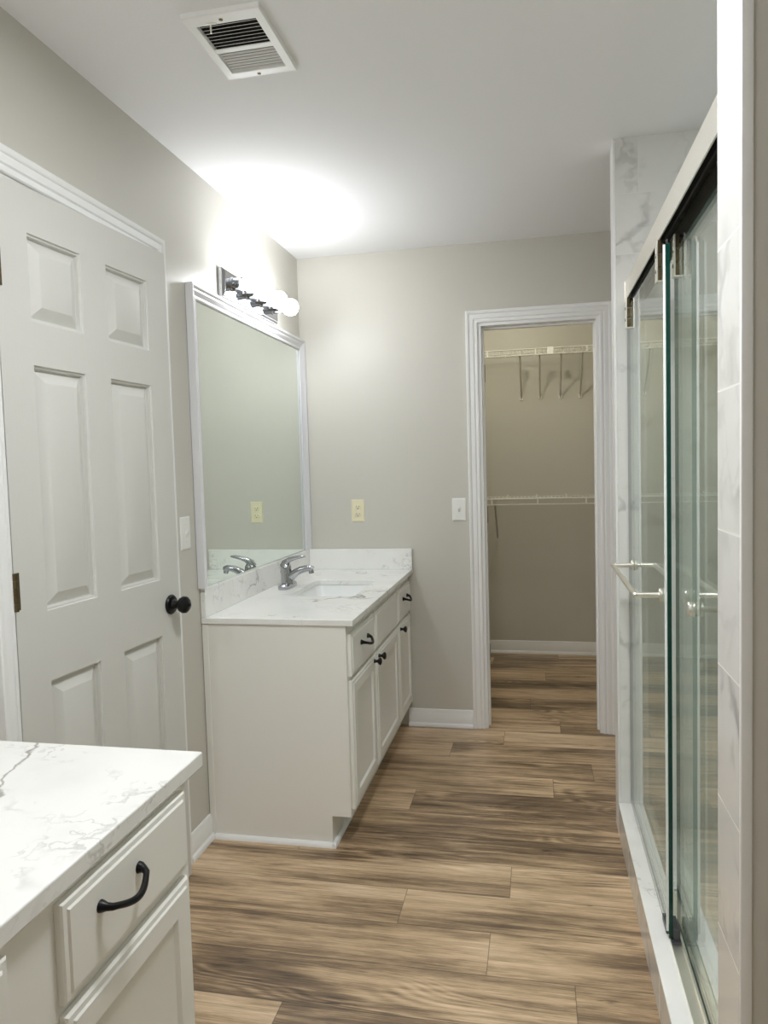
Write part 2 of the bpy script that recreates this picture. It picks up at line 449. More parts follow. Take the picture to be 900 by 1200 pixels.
for z in (1.815, 1.09, 0.366):
    bm = BM(); box(bm, (CX0 + jt, YB2 - 0.034, z - 0.044), (CX0 + jt + 0.0025, YB2, z + 0.044), 0.001, 1)
    tube(bm, [(CX0 + jt + 0.004, YB2 + 0.004, z - 0.044), (CX0 + jt + 0.004, YB2 + 0.004, z + 0.044)], 0.006, 10)
    h = obj('hinge', bm, 'bronze', jamb); h['label'] = 'dark bronze hinge leaf on the white jamb'
# left door casing and jamb
bm = BM(); sweep_u(bm, CAS, lambda p, q, d: (d, p, q), DO0 + 0.001, DO1 - 0.001, DOT - 0.001, 0.0)
struct('trim_5', bm, 'trim', 'white moulded casing round the panelled door on the left wall', 'trim')
bm = BM()
for a, b in (((-0.12, DO0, 0), (0.002, DO0 + 0.004, DOT)), ((-0.12, DO1 - 0.012, 0), (0.002, DO1, DOT)), ((-0.12, DO0 + 0.004, DOT - 0.006), (0.002, DO1 - 0.012, DOT))): box(bm, a, b)
struct('trim_6', bm, 'trim', 'white jamb lining behind the panelled door', 'trim')

BASE = [(0, 0), (0.021, 0), (0.021, 0.010), (0.017, 0.017), (0.012, 0.020), (0.012, 0.068), (0.009, 0.073), (0.009, 0.079), (0.005, 0.089), (0.0, 0.09)]
bm = BM(); prism(bm, BASE, lambda p, t: (p[0], t, p[1]), DO1 + 0.061, 2.448)
struct('baseboard_left', bm, 'trim', 'short white baseboard between the door and the far vanity', 'baseboard')
bm = BM(); prism(bm, BASE, lambda p, t: (t, YB - p[0], p[1]), 0.53, CX0 - 0.06)
struct('baseboard_back', bm, 'trim', 'white baseboard right of the far vanity', 'baseboard')
bm = BM(); prism(bm, BASE, lambda p, t: (t, YC - p[0], p[1]), 0.37, 2.13)
struct('baseboard_closet', bm, 'trim', 'white baseboard along the closet back wall', 'baseboard')

# ------------------------------------------------------------------ six-panel door, slightly ajar
DW, DH, DT = 0.700, 2.030, 0.035
bm = BM()
sb = [0, 0.103, 0.295, 0.400, 0.597, DW]
zb = [0, 0.20, 0.829, 1.004, 1.606, 1.711, 1.921, DH]
TOd = lambda u, v, h: (h, u, v)
grid = {}
def gv(i, j):
    if (i, j) not in grid: grid[(i, j)] = bm.verts.new((0, sb[i], zb[j]))
    return grid[(i, j)]
for i in range(5):
    for j in range(7):
        if i in (1, 3) and j in (1, 3, 5):
            q = [gv(i, j), gv(i+1, j), gv(i+1, j+1), gv(i, j+1)]
            rings_panel(bm, TOd, (sb[i], sb[i+1], zb[j], zb[j+1]), [(0.002, -0.005), (0.006, -0.006), (0.009, -0.0155), (0.012, -0.0155), (0.039, -0.0018), (0.041, -0.0012)], True, q)
        else: bm.faces.new((gv(i, j), gv(i+1, j), gv(i+1, j+1), gv(i, j+1)))
bk = [bm.verts.new(p) for p in ((-DT, 0, 0), (-DT, DW, 0), (-DT, DW, DH), (-DT, 0, DH))]
bm.faces.new(bk[::-1])
for idx, (A, B) in enumerate(((0, 1), (1, 2), (2, 3), (3, 0))):
    if idx == 0: edge = [gv(i, 0) for i in range(6)]
    elif idx == 1: edge = [gv(5, j) for j in range(8)]
    elif idx == 2: edge = [gv(i, 7) for i in range(5, -1, -1)]
    else: edge = [gv(0, j) for j in range(7, -1, -1)]
    bm.faces.new([bk[A], bk[B]] + edge[::-1])
door = obj('door_1', bm, 'door', local=True, smooth_deg=20)
door.location = (0.0065, 1.487, 0.012); door.rotation_euler = (0, 0, -0.0707)
tag(door, 'white six-panel door standing slightly ajar in the left wall', 'door', kind='structure')
for z in (1.82, 1.068, 0.25):
    bm = BM()
    for s in range(5):
        tube(bm, [(0.006, -0.004, z - 0.045 + s * 0.018), (0.006, -0.004, z - 0.028 + s * 0.018)], 0.0062, 10)
    box(bm, (0.0, -0.001, z - 0.044), (0.0025, 0.014, z + 0.044)); box(bm, (-0.006, -0.0175, z - 0.044), (0.001, -0.007, z + 0.044))
    h = obj('hinge', bm, 'bronze', door, local=True); h['label'] = 'aged brass hinge'
bm = BM()
kz, ks = 0.918, DW - 0.052
lathe(bm, (0, ks, kz), (1, 0, 0), [(0, 0.031), (0.004, 0.032), (0.009, 0.028), (0.012, 0.016), (0.022, 0.012), (0.030, 0.013), (0.036, 0.022), (0.046, 0.027), (0.056, 0.026), (0.064, 0.018), (0.067, 0.006), (0.071, 0.005), (0.072, 0)])
h = obj('door_knob', bm, 'black', door, local=True); h['label'] = 'round matte black door knob'

# ------------------------------------------------------------------ cabinet fronts
def to_front(xf): return lambda u, v, h: (xf + h, u, v)
def slab_drawer(bm, xf, y0, y1, z0, z1):
    rings_panel(bm, to_front(xf), (y0, y1, z0, z1), [(0, -0.0158), (0, -0.006), (0.003, -0.0035), (0.011, -0.003), (0.014, 0.0)])
    bm.faces.new([bm.verts.new(p) for p in ((xf - 0.0158, y0, z0), (xf - 0.0158, y0, z1), (xf - 0.0158, y1, z1), (xf - 0.0158, y1, z0))])
    bmesh.ops.remove_doubles(bm, verts=bm.verts[:], dist=1e-5)
def framed_door(bm, xf, y0, y1, z0, z1, st=0.052):
    rings_panel(bm, to_front(xf), (y0, y1, z0, z1), [(0, -0.0158), (0, -0.008), (0.004, -0.004), (0.012, -0.003), (0.015, 0.0), (st, 0.0), (st + 0.006, -0.007), (st + 0.010, -0.008)])
    bm.faces.new([bm.verts.new(p) for p in ((xf - 0.0158, y0, z0), (xf - 0.0158, y0, z1), (xf - 0.0158, y1, z1), (xf - 0.0158, y1, z0))])
    bmesh.ops.remove_doubles(bm, verts=bm.verts[:], dist=1e-5)
def pull(parent, xf, yc, zc, L=0.105, name='pull'):
    bm = BM(); n = 20
    pts = [(xf, yc - L / 2, zc), (xf + 0.004, yc - L / 2, zc), (xf + 0.010, yc - L / 2 + 0.0015, zc - 0.001), (xf + 0.017, yc - L / 2 + 0.006, zc - 0.003)]
    rad = [0.0098, 0.0088, 0.0062, 0.0054]
    for i in range(1, n):
        t = i / n; arch = math.sin(PI * t)
        pts.append((xf + 0.019 + 0.012 * arch, yc + (L / 2 - 0.010) * (2 * t - 1), zc - 0.004 - 0.010 * arch)); rad.append(0.0050 + 0.0006 * arch)
    m4 = [(x, 2 * yc - y, z) for x, y, z in pts[:4]][::-1]
    tube(bm, pts + m4, rad + rad[:4][::-1], 14)
    o = obj(name, bm, 'black', parent); o['label'] = 'arched matte black pull handle'
def knob(parent, xf, y, z):
    bm = BM()
    lathe(bm, (xf, y, z), (1, 0, 0), [(0, 0.008), (0.002, 0.008), (0.008, 0.0055), (0.014, 0.006), (0.019, 0.012), (0.024, 0.0155), (0.028, 0.0145), (0.031, 0.008), (0.0315, 0)], 20)
    o = obj('knob', bm, 'black', parent); o['label'] = 'matte black mushroom knob'

# ------------------------------------------------------------------ far vanity
VX, VY0, VY1, VZ = 0.540, 2.452, YB - 0.002, 0.797
van = thing('vanity_cabinet', 'off-white vanity cabinet with three doors under the mirror, in the far corner', 'vanity', (0.27, 3.08, 0), 'bathroom vanities')
bm = BM()
prof = [(0.002, 0), (0.470, 0), (0.470, 0.112), (VX, 0.112), (VX, VZ), (0.002, VZ)]
prism(bm, prof, lambda p, t: (p[0], t, p[1]), VY0, VY0 + 0.016)
box(bm, (0.002, VY0 - 0.003, 0.0), (0.024, VY0 + 0.002, VZ), 0.001, 1)
obj('side_panel', bm, 'cabinet', van)
bm = BM()
box(bm, (0.002, VY0 + 0.016, 0.112), (0.50, VY1, 0.128)); box(bm, (0.002, VY1 - 0.016, 0.128), (0.52, VY1, VZ - 0.002)); box(bm, (0.002, VY0 + 0.016, 0.128), (0.010, VY1 - 0.016, 0.60))
obj('carcass', bm, 'cabinet', van)
cols = [(2.474, 2.846), (2.872, 3.338), (3.364, 3.694)]
ZD0, ZD1, ZR0, ZR1 = 0.132, 0.596, 0.612, 0.764
bm = BM()
for a, b in ((VY0 + 0.0005, cols[0][0] + 0.010), (cols[0][1] - 0.010, cols[1][0] + 0.010), (cols[1][1] - 0.010, cols[2][0] + 0.010), (cols[2][1] - 0.010, VY1)):
    box(bm, (VX - 0.02, a, 0.112), (VX + 0.0005, b, VZ - 0.001))
for a, b in ((0.112, 0.145), (0.585, 0.622), (0.752, VZ - 0.002)): box(bm, (VX - 0.0195, VY0 + 0.001, a), (VX, VY1 - 0.001, b))
obj('face_frame', bm, 'cabinet', van)
bm = BM(); box(bm, (0.452, VY0 + 0.016, 0), (0.470, VY1, 0.112)); obj('toe_kick', bm, 'cabinet', van)
SH = [(0, 0), (0.014, 0), (0.013, 0.007), (0.009, 0.013), (0.003, 0.017), (0, 0.017)]
bm = BM()
prism(bm, SH, lambda p, t: (t, VY0 - 0.0005 - p[0], p[1]), 0.022, 0.484)
prism(bm, SH, lambda p, t: (0.4705 + p[0], t, p[1]), VY0 - 0.0145, VY1)
obj('shoe_moulding', bm, 'trim', van)
FX = VX + 0.0165
for i, (a, b) in enumerate(cols):
    bm = BM(); slab_drawer(bm, FX, a, b, ZR0, ZR1)
    d = obj('false_front' if i == 1 else 'drawer', bm, 'cabinet', van, smooth_deg=20)
    if i != 1: pull(d, FX, (a + b) / 2, 0.705 if i == 0 else 0.708)
    bm = BM(); framed_door(bm, FX, a, b, ZD0, ZD1)
    d = obj('cabinet_door', bm, 'cabinet', van, smooth_deg=20)
    knob(d, FX, (b - 0.030 if i == 0 else a + 0.030), 0.578)

# countertop with a rectangular sink cut-out
CZ0, CZ1 = 0.7985, 0.8213
SX0, SX1, SY0, SY1 = 0.168, 0.457, 2.905, 3.335
def slab_hole(bm, x0, x1, y0, y1, z0, z1, hx0, hx1, hy0, hy1, r=0.03, nseg=6):
    def loop(z):
        pts = []
        for cx, cy, a0 in ((hx1 - r, hy1 - r, 0), (hx0 + r, hy1 - r, 90), (hx0 + r, hy0 + r, 180), (hx1 - r, hy0 + r, 270)):
            for k in range(nseg + 1):
                a = math.radians(a0 + 90 * k / nseg); pts.append((cx + r * math.cos(a), cy + r * math.sin(a), z))
        return [bm.verts.new(p) for p in pts]
    def quadring(z):
        inner = loop(z); out = [bm.verts.new(p) for p in ((x1, y1, z), (x0, y1, z), (x0, y0, z), (x1, y0, z))]
        n = nseg + 1
        for c in range(4):
            seg = inner[c*n:(c+1)*n]
            for k in range(nseg): bm.faces.new((out[c], seg[k+1], seg[k]))
            nx = inner[((c+1) % 4) * n]
            bm.faces.new((out[c], out[(c+1) % 4], nx, seg[-1]))
        return inner, out
    i0, o0 = quadring(z0); i1, o1 = quadring(z1)
    for a, b in ((i0, i1), (o0, o1)):
        for k in range(len(a)): bm.faces.new((a[k], a[(k+1) % len(a)], b[(k+1) % len(b)], b[k]))
bm = BM(); slab_hole(bm, 0.002, 0.5684, 2.4448, YB - 0.002, CZ0, CZ1, SX0, SX1, SY0, SY1)
ct = obj('countertop', bm, 'quartz', loc=(0.28, 3.08, CZ0), smooth_deg=30)
bv = ct.modifiers.new('edge', 'BEVEL'); bv.width = 0.0025; bv.segments = 2; bv.limit_method = 'ANGLE'; bv.angle_limit = math.radians(60)
tag(ct, 'white quartz countertop with sink cut-out on the far vanity below the mirror', 'countertop', 'quartz countertops')
bm = BM(); box(bm, (0.002, 2.4448, CZ1), (0.021, YB - 0.002, 0.928), 0.0015, 1); tag(obj('backsplash', bm, 'quartz', loc=(0.0115, 3.08, CZ1)), 'long quartz backsplash along the left wall below the mirror', 'backsplash', 'quartz backsplashes')
bm = BM(); box(bm, (0.0212, YB - 0.022, CZ1), (0.5684, YB - 0.002, 0.9281), 0.0015, 1)
tag(obj('backsplash', bm, 'quartz', loc=(0.295, YB - 0.012, CZ1)), 'short quartz backsplash on the end wall below the ivory outlet', 'backsplash', 'quartz backsplashes')

# undermount sink
bm = BM()
def rr_loop(x0, x1, y0, y1, r, z, n=6):
    out = []
    for cx, cy, a0 in ((x1 - r, y1 - r, 0), (x0 + r, y1 - r, 90), (x0 + r, y0 + r, 180), (x1 - r, y0 + r, 270)):
        for k in range(n + 1):
            a = math.radians(a0 + 90 * k / n); out.append((cx + r * math.cos(a), cy + r * math.sin(a), z))
    return [bm.verts.new(p) for p in out]
zt = CZ0 - 0.0005
lev = [(-0.03, 0.055, zt - 0.012), (-0.03, 0.055, zt), (-0.004, 0.034, zt), (0.004, 0.034, zt - 0.02), (0.016, 0.045, zt - 0.11), (0.035, 0.05, zt - 0.135), (0.09, 0.045, zt - 0.142)]
prev = None
for ins, r, z in lev:
    cur = rr_loop(SX0 + ins, SX1 - ins, SY0 + ins, SY1 - ins, r, z)
    if prev:
        for k in range(len(cur)): bm.faces.new((prev[k], prev[(k+1) % len(cur)], cur[(k+1) % len(cur)], cur[k]))
    prev = cur
bm.faces.new(prev)
sink = obj('sink', bm, 'ceramic', loc=((SX0 + SX1) / 2, (SY0 + SY1) / 2, zt), smooth_deg=50)
tag(sink, 'white rectangular undermount sink in the far vanity countertop', 'sink')
bm = BM(); lathe(bm, ((SX0 + SX1) / 2, (SY0 + SY1) / 2, zt - 0.142), (0, 0, 1), [(0, 0.031), (0.003, 0.030), (0.003, 0.020), (0.006, 0.018), (0.008, 0.008), (0.008, 0)])
obj('drain', bm, 'chrome', sink)

# faucet
fx, fy = 0.098, 3.12
fau = thing('faucet', 'chrome single-lever faucet standing between the sink and the mirror', 'faucet', (fx, fy, CZ1))
bm = BM()
vs = []
for z, g in ((CZ1, 0), (CZ1 + 0.014, 0.0), (CZ1 + 0.021, -0.006), (CZ1 + 0.024, -0.014)):
    vs.append([bm.verts.new((fx + (0.029 + g) * (math.copysign(abs(math.cos(a)) ** 0.7, math.cos(a))), fy + (0.078 + g) * (math.copysign(abs(math.sin(a)) ** 0.55, math.sin(a))), z)) for a in [2*PI*k/36 for k in range(36)]])
for r, s in zip(vs, vs[1:]):
    for k in range(36): bm.faces.new((r[k], r[(k+1) % 36], s[(k+1) % 36], s[k]))
bm.faces.new(vs[0][::-1]); bm.faces.new(vs[-1])
obj('deck_plate', bm, 'chrome', fau)
bm = BM(); lathe(bm, (fx, fy, CZ1 + 0.020), (-0.08, 0, 1), [(0, 0.029), (0.010, 0.028), (0.030, 0.026), (0.058, 0.025), (0.074, 0.026), (0.084, 0.021), (0.090, 0.010), (0.091, 0)])
obj('faucet_body', bm, 'chrome', fau)
bm = BM()
sp = [(fx - 0.002, 0.040), (fx + 0.020, 0.052), (fx + 0.042, 0.068), (fx + 0.066, 0.080), (fx + 0.090, 0.086), (fx + 0.108, 0.087), (fx + 0.122, 0.082)]
tube(bm, [(x, fy, CZ1 + z) for x, z in sp], [0.021, 0.020, 0.018, 0.016, 0.0145, 0.0145, 0.013], 16)
lathe(bm, (fx + 0.112, fy, CZ1 + 0.080), (0.15, 0, -1), [(0, 0.0115), (0.016, 0.0115), (0.018, 0.008), (0.018, 0)], 16)
obj('spout', bm, 'chrome', fau)
bm = BM()
lv = [(fx - 0.016, 0.094), (fx - 0.006, 0.112), (fx + 0.014, 0.126), (fx + 0.040, 0.134), (fx + 0.068, 0.139), (fx + 0.088, 0.141)]
tube(bm, [(x, fy, CZ1 + z) for x, z in lv], [0.019, 0.017, 0.012, 0.009, 0.0075, 0.004], 14)
for v in bm.verts: v.co.y = fy + (v.co.y - fy) * 1.25
obj('lever', bm, 'chrome', fau)
bm = BM(); tube(bm, [(fx - 0.024, fy + 0.004, CZ1 + 0.018), (fx - 0.030, fy + 0.004, CZ1 + 0.066)], 0.0025, 8); ball(bm, (fx - 0.0305, fy + 0.004, CZ1 + 0.070), 0.005, u=12, v=8)
obj('lift_rod', bm, 'chrome', fau)

# ------------------------------------------------------------------ mirror, framed on three sides, standing on the backsplash
MY0, MY1, MZ0, MZ1 = 2.4324, 3.712, 0.9285, 2.0165
FWd = 0.050
mir = thing('framed_mirror', 'large wall mirror in a silver-white frame above the far vanity', 'mirror', (0, 3.07, MZ0))
bm = BM(); box(bm, (0.0015, MY0 + 0.035, MZ0 + 0.0005), (0.008, MY1 - 0.03, MZ1 - 0.03)); obj('mirror_glass', bm, 'mirror', mir, smooth_deg=0)
MF = [(0.0, 0.009), (0.0, 0.016), (0.004, 0.018), (0.008, 0.018), (0.010, 0.014), (0.014, 0.014), (0.020, 0.020), (0.028, 0.024), (0.034, 0.024), (0.037, 0.028), (0.042, 0.031), (FWd - 0.002, 0.031), (FWd, 0.029), (FWd, 0.002), (FWd - 0.012, 0.002), (FWd - 0.012, 0.009)]
bm = BM(); sweep_u(bm, MF, lambda p, q, d: (d, p, q), MY0 + FWd, MY1 - FWd, MZ1 - FWd, MZ0)
obj('mirror_frame', bm, 'silver', mir, smooth_deg=25)

# ------------------------------------------------------------------ vanity light bars
def vanity_light(yc, label, bulbmat):
    z0, z1, L = 2.030, 2.142, 0.61; zc = 2.090
    t = thing('vanity_light', label, 'light', (0, yc, zc), 'globe-bulb light bars')
    bm = BM()
    rings_panel(bm, lambda u, v, h: (h, u, v), (yc - L / 2, yc + L / 2, z0, z1), [(0.004, 0.0005), (0, 0.004), (0, 0.018), (0.006, 0.024), (0.010, 0.024), (0.012, 0.028)])
    obj('backplate', bm, 'chrome', t, smooth_deg=20)
    for k in range(4):
        y = yc + (k - 1.5) * 0.1524
        bm = BM(); lathe(bm, (0.027, y, zc), (1, 0, 0), [(0, 0.029), (0.004, 0.029), (0.006, 0.025), (0.030, 0.025), (0.034, 0.027), (0.044, 0.027), (0.044, 0.022), (0.030, 0.020)], 24)
        s = obj('socket', bm, 'chrome', t)
        bm = BM(); pr = [(0, 0.014), (0.010, 0.016), (0.016, 0.021)]
        c, r = 0.050, 0.038
        for a in range(-55, 91, 12):
            pr.append((c + r * math.sin(math.radians(a)), max(r * math.cos(math.radians(a)), 0)))
        pr[-1] = (c + r, 0)
        lathe(bm, (0.062, y, zc), (1, 0, 0), pr, 24)
        b = obj('bulb', bm, bulbmat, s); b['label'] = 'glowing round globe bulb'
    return t
vanity_light(3.020, 'chrome light bar with four lit globe bulbs above the mirror', 'bulb_far')
vanity_light(0.000, 'chrome light bar with four lit globe bulbs above the near vanity', 'bulb_near')

# flush fill light added on the ceiling, out of view above the near end
dl = thing('ceiling_light', 'flat round white ceiling light over the near end of the room', 'light', (1.02, 1.30, H))
bm = BM(); lathe(bm, (1.02, 1.30, H - 0.0005), (0, 0, -1), [(0, 0.19), (0.014, 0.19), (0.020, 0.183), (0.020, 0.168), (0.010, 0.165)], 40); obj('light_trim', bm, 'plastic_white', dl)
bm = BM(); lathe(bm, (1.02, 1.30, H - 0.012), (0, 0, -1), [(0, 0.165), (0.004, 0.163), (0.006, 0.10), (0.007, 0)], 40); obj('diffuser', bm, 'led', dl)

# ------------------------------------------------------------------ near vanity
NX, NY1, NY0, NZ1 = 0.540, 1.250, -0.35, 0.8025
NZ0 = NZ1 - 0.030
van2 = thing('vanity_cabinet', 'off-white vanity cabinet in the near left foreground under the large countertop', 'vanity', (0.27, 0.45, 0), 'bathroom vanities')
bm = BM()
prism(bm, [(0.002, 0), (0.470, 0), (0.470, 0.102), (NX, 0.102), (NX, NZ0 - 0.001), (0.002, NZ0 - 0.001)], lambda p, t: (p[0], t, p[1]), NY1 - 0.016, NY1)
obj('side_panel', bm, 'cabinet', van2)
bm = BM(); box(bm, (0.002, NY0, 0.102), (0.50, NY1 - 0.016, 0.118)); box(bm, (0.002, NY0, 0.118), (0.52, NY0 + 0.016, NZ0 - 0.002)); box(bm, (0.002, NY0 + 0.016, 0.118), (0.010, NY1 - 0.016, NZ0 - 0.002))
obj('carcass', bm, 'cabinet', van2)
ncols = [(0.862, 1.226), (0.330, 0.758), (-0.32, 0.226)]
bm = BM()
ys = [(ncols[0][1] - 0.012, NY1 - 0.0005), (ncols[1][1] - 0.012, ncols[0][0] + 0.012), (ncols[2][1] - 0.012, ncols[1][0] + 0.012), (NY0, ncols[2][0] + 0.012)]
for a, b in ys: box(bm, (NX - 0.02, a, 0.102), (NX + 0.0005, b, NZ0 - 0.001))
for a, b in ((0.102, 0.135), (0.585, 0.622), (0.745, NZ0 - 0.002)): box(bm, (NX - 0.0195, NY0 + 0.001, a), (NX, NY1 - 0.001, b))
obj('face_frame', bm, 'cabinet', van2)
bm = BM(); box(bm, (0.452, NY0, 0), (0.470, NY1 - 0.016, 0.102)); obj('toe_kick', bm, 'cabinet', van2)
for i, (a, b) in enumerate(ncols):
    bm = BM(); slab_drawer(bm, NX + 0.0165, a, b, 0.612, 0.757)
    d = obj('drawer' if i == 0 else 'false_front', bm, 'cabinet', van2, smooth_deg=20)
    if i == 0: pull(d, NX + 0.0165, 1.000, 0.706, 0.108)
    bm = BM(); framed_door(bm, NX + 0.0165, a, b, 0.122, 0.595)
    d = obj('cabinet_door', bm, 'cabinet', van2, smooth_deg=20)
    knob(d, NX + 0.0165, a + 0.03 if i == 0 else b - 0.03, 0.40)
bm = BM(); box(bm, (0.002, NY0 - 0.01, NZ0), (0.555, 1.3015, NZ1))
ct2 = obj('countertop', bm, 'quartz_near', loc=(0.28, 0.45, NZ0))
bv = ct2.modifiers.new('edge', 'BEVEL'); bv.width = 0.003; bv.segments = 3; bv.limit_method = 'ANGLE'
tag(ct2, 'white quartz countertop with grey veins in the near left foreground', 'countertop', 'quartz countertops')

# ------------------------------------------------------------------ ceiling vent
VA = (0.386, 0.584, 1.690, 1.975)
vz = H - 0.013
ven = thing('ceiling_vent', 'white metal ceiling vent with two banks of louvres', 'vent', (0.485, 1.83, H))
bm = BM()
fr = [(0.0, H), (0.0, vz + 0.002), (0.002, vz), (0.022, vz), (0.0235, vz + 0.002), (0.024, vz + 0.010)]
x0, x1, y0, y1 = VA
prev = None
for ins, z in fr:
    cur = [bm.verts.new(p) for p in ((x0 + ins, y0 + ins * 1.75, z), (x1 - ins, y0 + ins * 1.75, z), (x1 - ins, y1 - ins * 1.3, z), (x0 + ins, y1 - ins * 1.3, z))]
    if prev:
        for k in range(4): bm.faces.new((prev[k], prev[(k+1) % 4], cur[(k+1) % 4], cur[k]))
    prev = cur
box(bm, (x0 + 0.02, 1.8345, vz + 0.001), (x1 - 0.02, 1.849, vz + 0.004))
obj('vent_frame', bm, 'vent', ven, smooth_deg=20)
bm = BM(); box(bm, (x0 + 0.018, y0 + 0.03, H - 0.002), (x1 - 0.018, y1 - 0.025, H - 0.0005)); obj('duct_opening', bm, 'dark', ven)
def louvres(ya, yb, n, tilt, hw, ht):
    for i in range(n):
        y = ya + (yb - ya) * (i + 0.5) / n
        bm = BM()
        dy, dz = hw * math.cos(tilt), hw * math.sin(tilt)
        ny, nz = -ht * math.sin(tilt), ht * math.cos(tilt)
        zc = vz + 0.0065
        prism(bm, [(y - dy - ny, zc - dz - nz), (y + dy - ny, zc + dz - nz), (y + dy + ny, zc + dz + nz), (y - dy + ny, zc - dz + nz)], lambda p, t: (t, p[0], p[1]), x0 + 0.021, x1 - 0.021)
        obj('louvre', bm, 'vent', ven)
louvres(1.737, 1.8345, 7, math.radians(31), 0.0062, 0.0004)
louvres(1.849, 1.950, 8, math.radians(-42), 0.0027, 0.0005)
for y in (1.714, 1.963):
    bm = BM(); lathe(bm, ((x0 + x1) / 2 - 0.006, y, vz), (0, 0, -1), [(-0.001, 0.005), (0.001, 0.005), (0.002, 0.003), (0.002, 0)], 12)
    s = obj('screw', bm, 'bronze', ven); s['label'] = 'small dark screw head'
bm = BM(); box(bm, (0.434, 1.722, vz - 0.002), (0.463, 1.7245, vz + 0.001)); tube(bm, [(0.448, 1.7235, vz + 0.002), (0.448, 1.7255, vz - 0.022)], 0.0022, 8)
obj('damper_lever', bm, 'nickel', ven)

# ------------------------------------------------------------------ switches and outlet
def plate_box(bm, to, w, h, t):
    rings_panel(bm, to, (-w/2, w/2, -h/2, h/2), [(0, 0.0003), (0, 0.002), (0.004, t), (0.006, t)])
def switch(loc, to, label):
    t = thing('light_switch', label, 'switch', loc, 'white wall switches')
    bm = BM(); plate_box(bm, to, 0.070, 0.115, 0.0055); obj('cover_plate', bm, 'plastic_white', t, local=True, smooth_deg=20)
    bm = BM()
    A = [bm.verts.new(to(u, v, 0.0055)) for u, v in ((-0.005, -0.012), (0.005, -0.012), (0.005, 0.012), (-0.005, 0.012))]
    B = [bm.verts.new(to(u, v, 0.016)) for u, v in ((-0.004, 0.004), (0.004, 0.004), (0.004, 0.010), (-0.004, 0.010))]
    for k in range(4): bm.faces.new((A[k], A[(k+1) % 4], B[(k+1) % 4], B[k]))
    bm.faces.new(B); bm.faces.new(A[::-1])
    obj('toggle', bm, 'plastic_white', t, local=True, smooth_deg=20)
    for v in (-0.030, 0.030):
        bm = BM(); o = Vector(to(0, v, 0.0050)); a = Vector(to(0, v, 1.0050)) - o
        lathe(bm, o, a, [(0, 0.0032), (0.0012, 0.003), (0.0016, 0)], 10); obj('screw', bm, 'plastic_white', t, local=True)
switch((0.814, YB, 1.125), lambda u, v, h: (u, -h, v), 'white toggle switch beside the closet doorway')
switch((0.0, 2.352, 1.138), lambda u, v, h: (h, u, v), 'white toggle switch between the panelled door and the mirror')
t = thing('electrical_outlet', 'ivory duplex outlet on the end wall above the far backsplash', 'outlet', (0.288, YB, 1.127))
to = lambda u, v, h: (u, -h, v)
bm = BM(); plate_box(bm, to, 0.070, 0.115, 0.0055); obj('cover_plate', bm, 'plastic_ivory', t, local=True, smooth_deg=20)
for v in (-0.0195, 0.0195):
    bm = BM(); prev = None
    for z, g in ((0.005, 0), (0.0072, 0), (0.0078, 0.0012)):
        cur = [bm.verts.new(to((0.017 - g) * math.copysign(min(abs(math.cos(a)) * 1.0, 1), math.cos(a)), v + max(-0.0125 + g, min(0.0125 - g, (0.0165 - g) * math.sin(a))), z)) for a in [2*PI*(k + 0.5)/28 for k in range(28)]]
        if prev:
            for k in range(28): bm.faces.new((prev[k], prev[(k+1) % 28], cur[(k+1) % 28], cur[k]))
        prev = cur
    bm.faces.new(prev)
    r = obj('receptacle', bm, 'plastic_ivory', t, local=True)
    bm = BM()
    for u, hh in ((-0.0065, 0.0042), (0.0065, 0.0034)): box(bm, to(u - 0.0011, v + 0.003 - hh, 0.0076), to(u + 0.0011, v + 0.003 + hh, 0.0083))
    lathe(bm, to(0, v - 0.0075, 0.0076), (0, -1, 0), [(0, 0.0026), (0.0007, 0.0026), (0.0007, 0)], 10)
    s = obj('slots', bm, 'slot', r, local=True); s['label'] = 'dark contact slots'
bm = BM(); lathe(bm, to(0, 0, 0.0053), (0, -1, 0), [(0, 0.003), (0.001, 0.0028), (0.0014, 0)], 10); obj('screw', bm, 'nickel', t, local=True)

